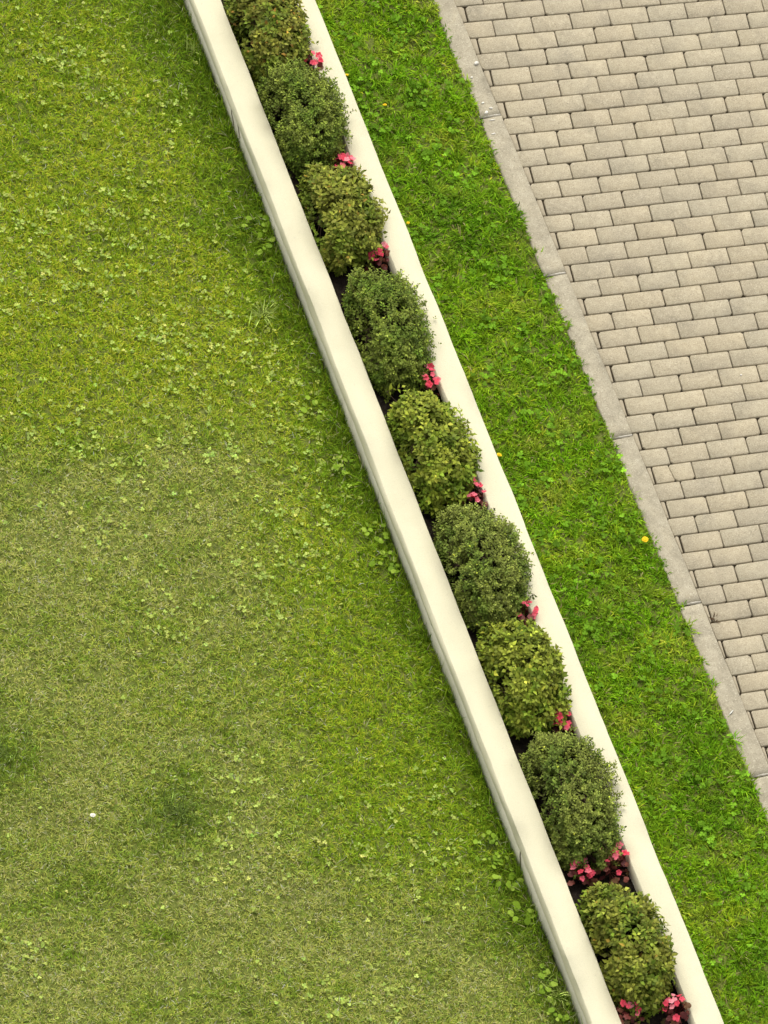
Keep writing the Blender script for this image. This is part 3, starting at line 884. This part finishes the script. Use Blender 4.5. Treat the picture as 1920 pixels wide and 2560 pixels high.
def flower_on_stalk(name, x, y, z, h, rad, mat, label, cat, group, seed, rays=14):
    g = random.Random(seed)
    root = empty(name, (x, y, z)); tag(root, label, cat, group)
    V, Q = tubes(np.array([[0., 0, -.005]]), np.array([[.002, .001, h]]), .0012, .001)
    link('stalk', np_mesh('stalk', V, [Q]), M['stalk'], root)
    V, F = [], []
    for ring, (rr, zz, n) in enumerate(((rad, 0, rays), (rad * .72, rad * .16, rays - 3), (rad * .42, rad * .3, rays - 6))):
        for k in range(n):
            a = 2 * math.pi * (k + .5 * ring) / n + g.uniform(-.08, .08); wv = math.pi / n * 1.05; q = rr * g.uniform(.9, 1.08)
            b = len(V)
            V += [(0, 0, zz * .4), (q * .9 * math.cos(a - wv), q * .9 * math.sin(a - wv), zz + g.uniform(-.001, .001)), (q * math.cos(a), q * math.sin(a), zz + g.uniform(-.001, .002)), (q * .9 * math.cos(a + wv), q * .9 * math.sin(a + wv), zz)]
            F.append((b, b + 1, b + 2, b + 3))
    link('flower_head', np_mesh('flower_head', V, [np.array(F)]), mat, root, (.002, .001, h), (R(g.gauss(-8, 8)), R(g.gauss(0, 8)), 0))
for i, (x, y, rad, lab) in enumerate([
        (.753, 2.234, .011, 'small yellow dandelion in the verge near the second shrub from the top'),
        (.627, 2.452, .010, 'small yellow dandelion hugging the right wall near the upper edge'),
        (.637, 1.534, .009, 'small yellow dandelion beside the right wall at the third shrub from the top'),
        (.630, .144, .013, 'yellow dandelion beside the right wall at the middle shrub'),
        (1.155, -.485, .0165, 'largest bright yellow dandelion at the kerb side of the verge')]):
    flower_on_stalk('dandelion', x, y, 0, .045, rad, M['yellow'], lab, 'flower', 'yellow dandelions in the verge', 600 + i)
flower_on_stalk('daisy', -1.863, -1.261, 0, .042, .0135, M['white'], 'single white daisy in the dry lower left lawn', 'flower', None, 620)

# ------------------------------------------------------------------ small litter on the path
def chip(name, x, y, z, L, W, H, rz, label, cat, seed, group=None):
    g = random.Random(seed)
    V = []
    for lv, (s, zz) in enumerate(((1, 0), (.95, .55), (.55, 1.0))):
        for k in range(7):
            a = 2 * math.pi * k / 7
            V.append((math.cos(a) * L * .5 * s * g.uniform(.8, 1.15), math.sin(a) * W * .5 * s * g.uniform(.8, 1.15), zz * H * g.uniform(.85, 1.1)))
    Q = [(l * 7 + k, l * 7 + (k + 1) % 7, l * 7 + 7 + (k + 1) % 7, l * 7 + 7 + k) for l in range(2) for k in range(7)]
    o = link(name, np_mesh(name, V, [np.array(Q), np.array([list(range(14, 21))])]), M['stone'], None, (x, y, z), (0, 0, rz))
    tag(o, label, cat, group)
G = 'pale stone chips on the kerb'
chip('pebble', 1.296, 2.391, .0035, .030, .020, .012, .2, 'oval white pebble lying on the kerb near the upper edge', 'stone', 1, G)
chip('stone_chip', 1.247, 2.095, .0035, .026, .016, .008, .5, 'largest white chip in the rubble on the kerb beside the second shrub', 'stone', 2, G)
chip('stone_chip', 1.278, 2.115, .0035, .012, .020, .008, 1.2, 'upright narrow white chip right of the largest chip on the kerb', 'stone', 3, G)
chip('stone_chip', 1.262, 2.045, .0035, .034, .006, .004, -.1, 'thin white sliver just below the largest chip on the kerb', 'stone', 4, G)
chip('stone_chip', 1.250, 2.155, .0035, .018, .010, .006, .3, 'small pale chip above the largest chip on the kerb', 'stone', 5, G)
chip('stone_chip', 1.246, 2.315, .0035, .014, .011, .006, .9, 'small pale chip at the grass edge of the kerb below the oval pebble', 'stone', 6, G)
chip('stone_chip', 1.240, 1.965, .0035, .030, .006, .004, .0, 'lowest thin pale sliver of the rubble on the kerb', 'stone', 7, G)
chip('stone_chip', 1.952, .314, .0015, .014, .009, .005, .4, 'small white chip lying alone on a paver at the right', 'stone', 8, None)

# a white feather on the kerb
n = 9
V, F = [], []
for k in range(n):
    t = k / (n - 1); x = (t - .5) * .034; wd = .0045 * math.sin(math.pi * min(1, t * .95 + .06)) ** .7 + .0004
    z = .003 + .004 * math.sin(t * 2.6)
    V += [(x, -wd, z - .001), (x, 0, z), (x, wd * .8, z - .0012), (x, 0, z - .0008)]
    if k:
        b = 4 * k; a = b - 4
        F += [(a, b, b + 1, a + 1), (a + 1, b + 1, b + 2, a + 2), (a + 2, b + 2, b + 3, a + 3), (a + 3, b + 3, b, a)]
tag(link('feather', np_mesh('feather', V, [np.array(F)]), M['white'], None, (1.243, -1.476, .004), (0, 0, R(35))), 'small white feather lying on the kerb beside the lower verge', 'feather')

# a dry seedling in the paving joint by the kerb
g = np.random.default_rng(90)
n = 16
P = np.stack([g.normal(0, .006, n), g.normal(0, .006, n), np.zeros(n)], 1)
V, Q, T, C = blades(P, g.uniform(.02, .045, n), g.uniform(.003, .006, n), g.uniform(0, 6.28, n), np.abs(g.normal(.7, .3, n)), g.normal(.5, .3, n),
                    np.array([[.12, .07, .035]]) * np.exp(g.normal(0, .3, n))[:, None])
tag(link('dry_seedling', np_mesh('dry_seedling', V, [Q, T], C), M['grass'], None, (1.345, -.968, -.004)), 'small brown dry seedling in a paving joint beside the kerb', 'weed')
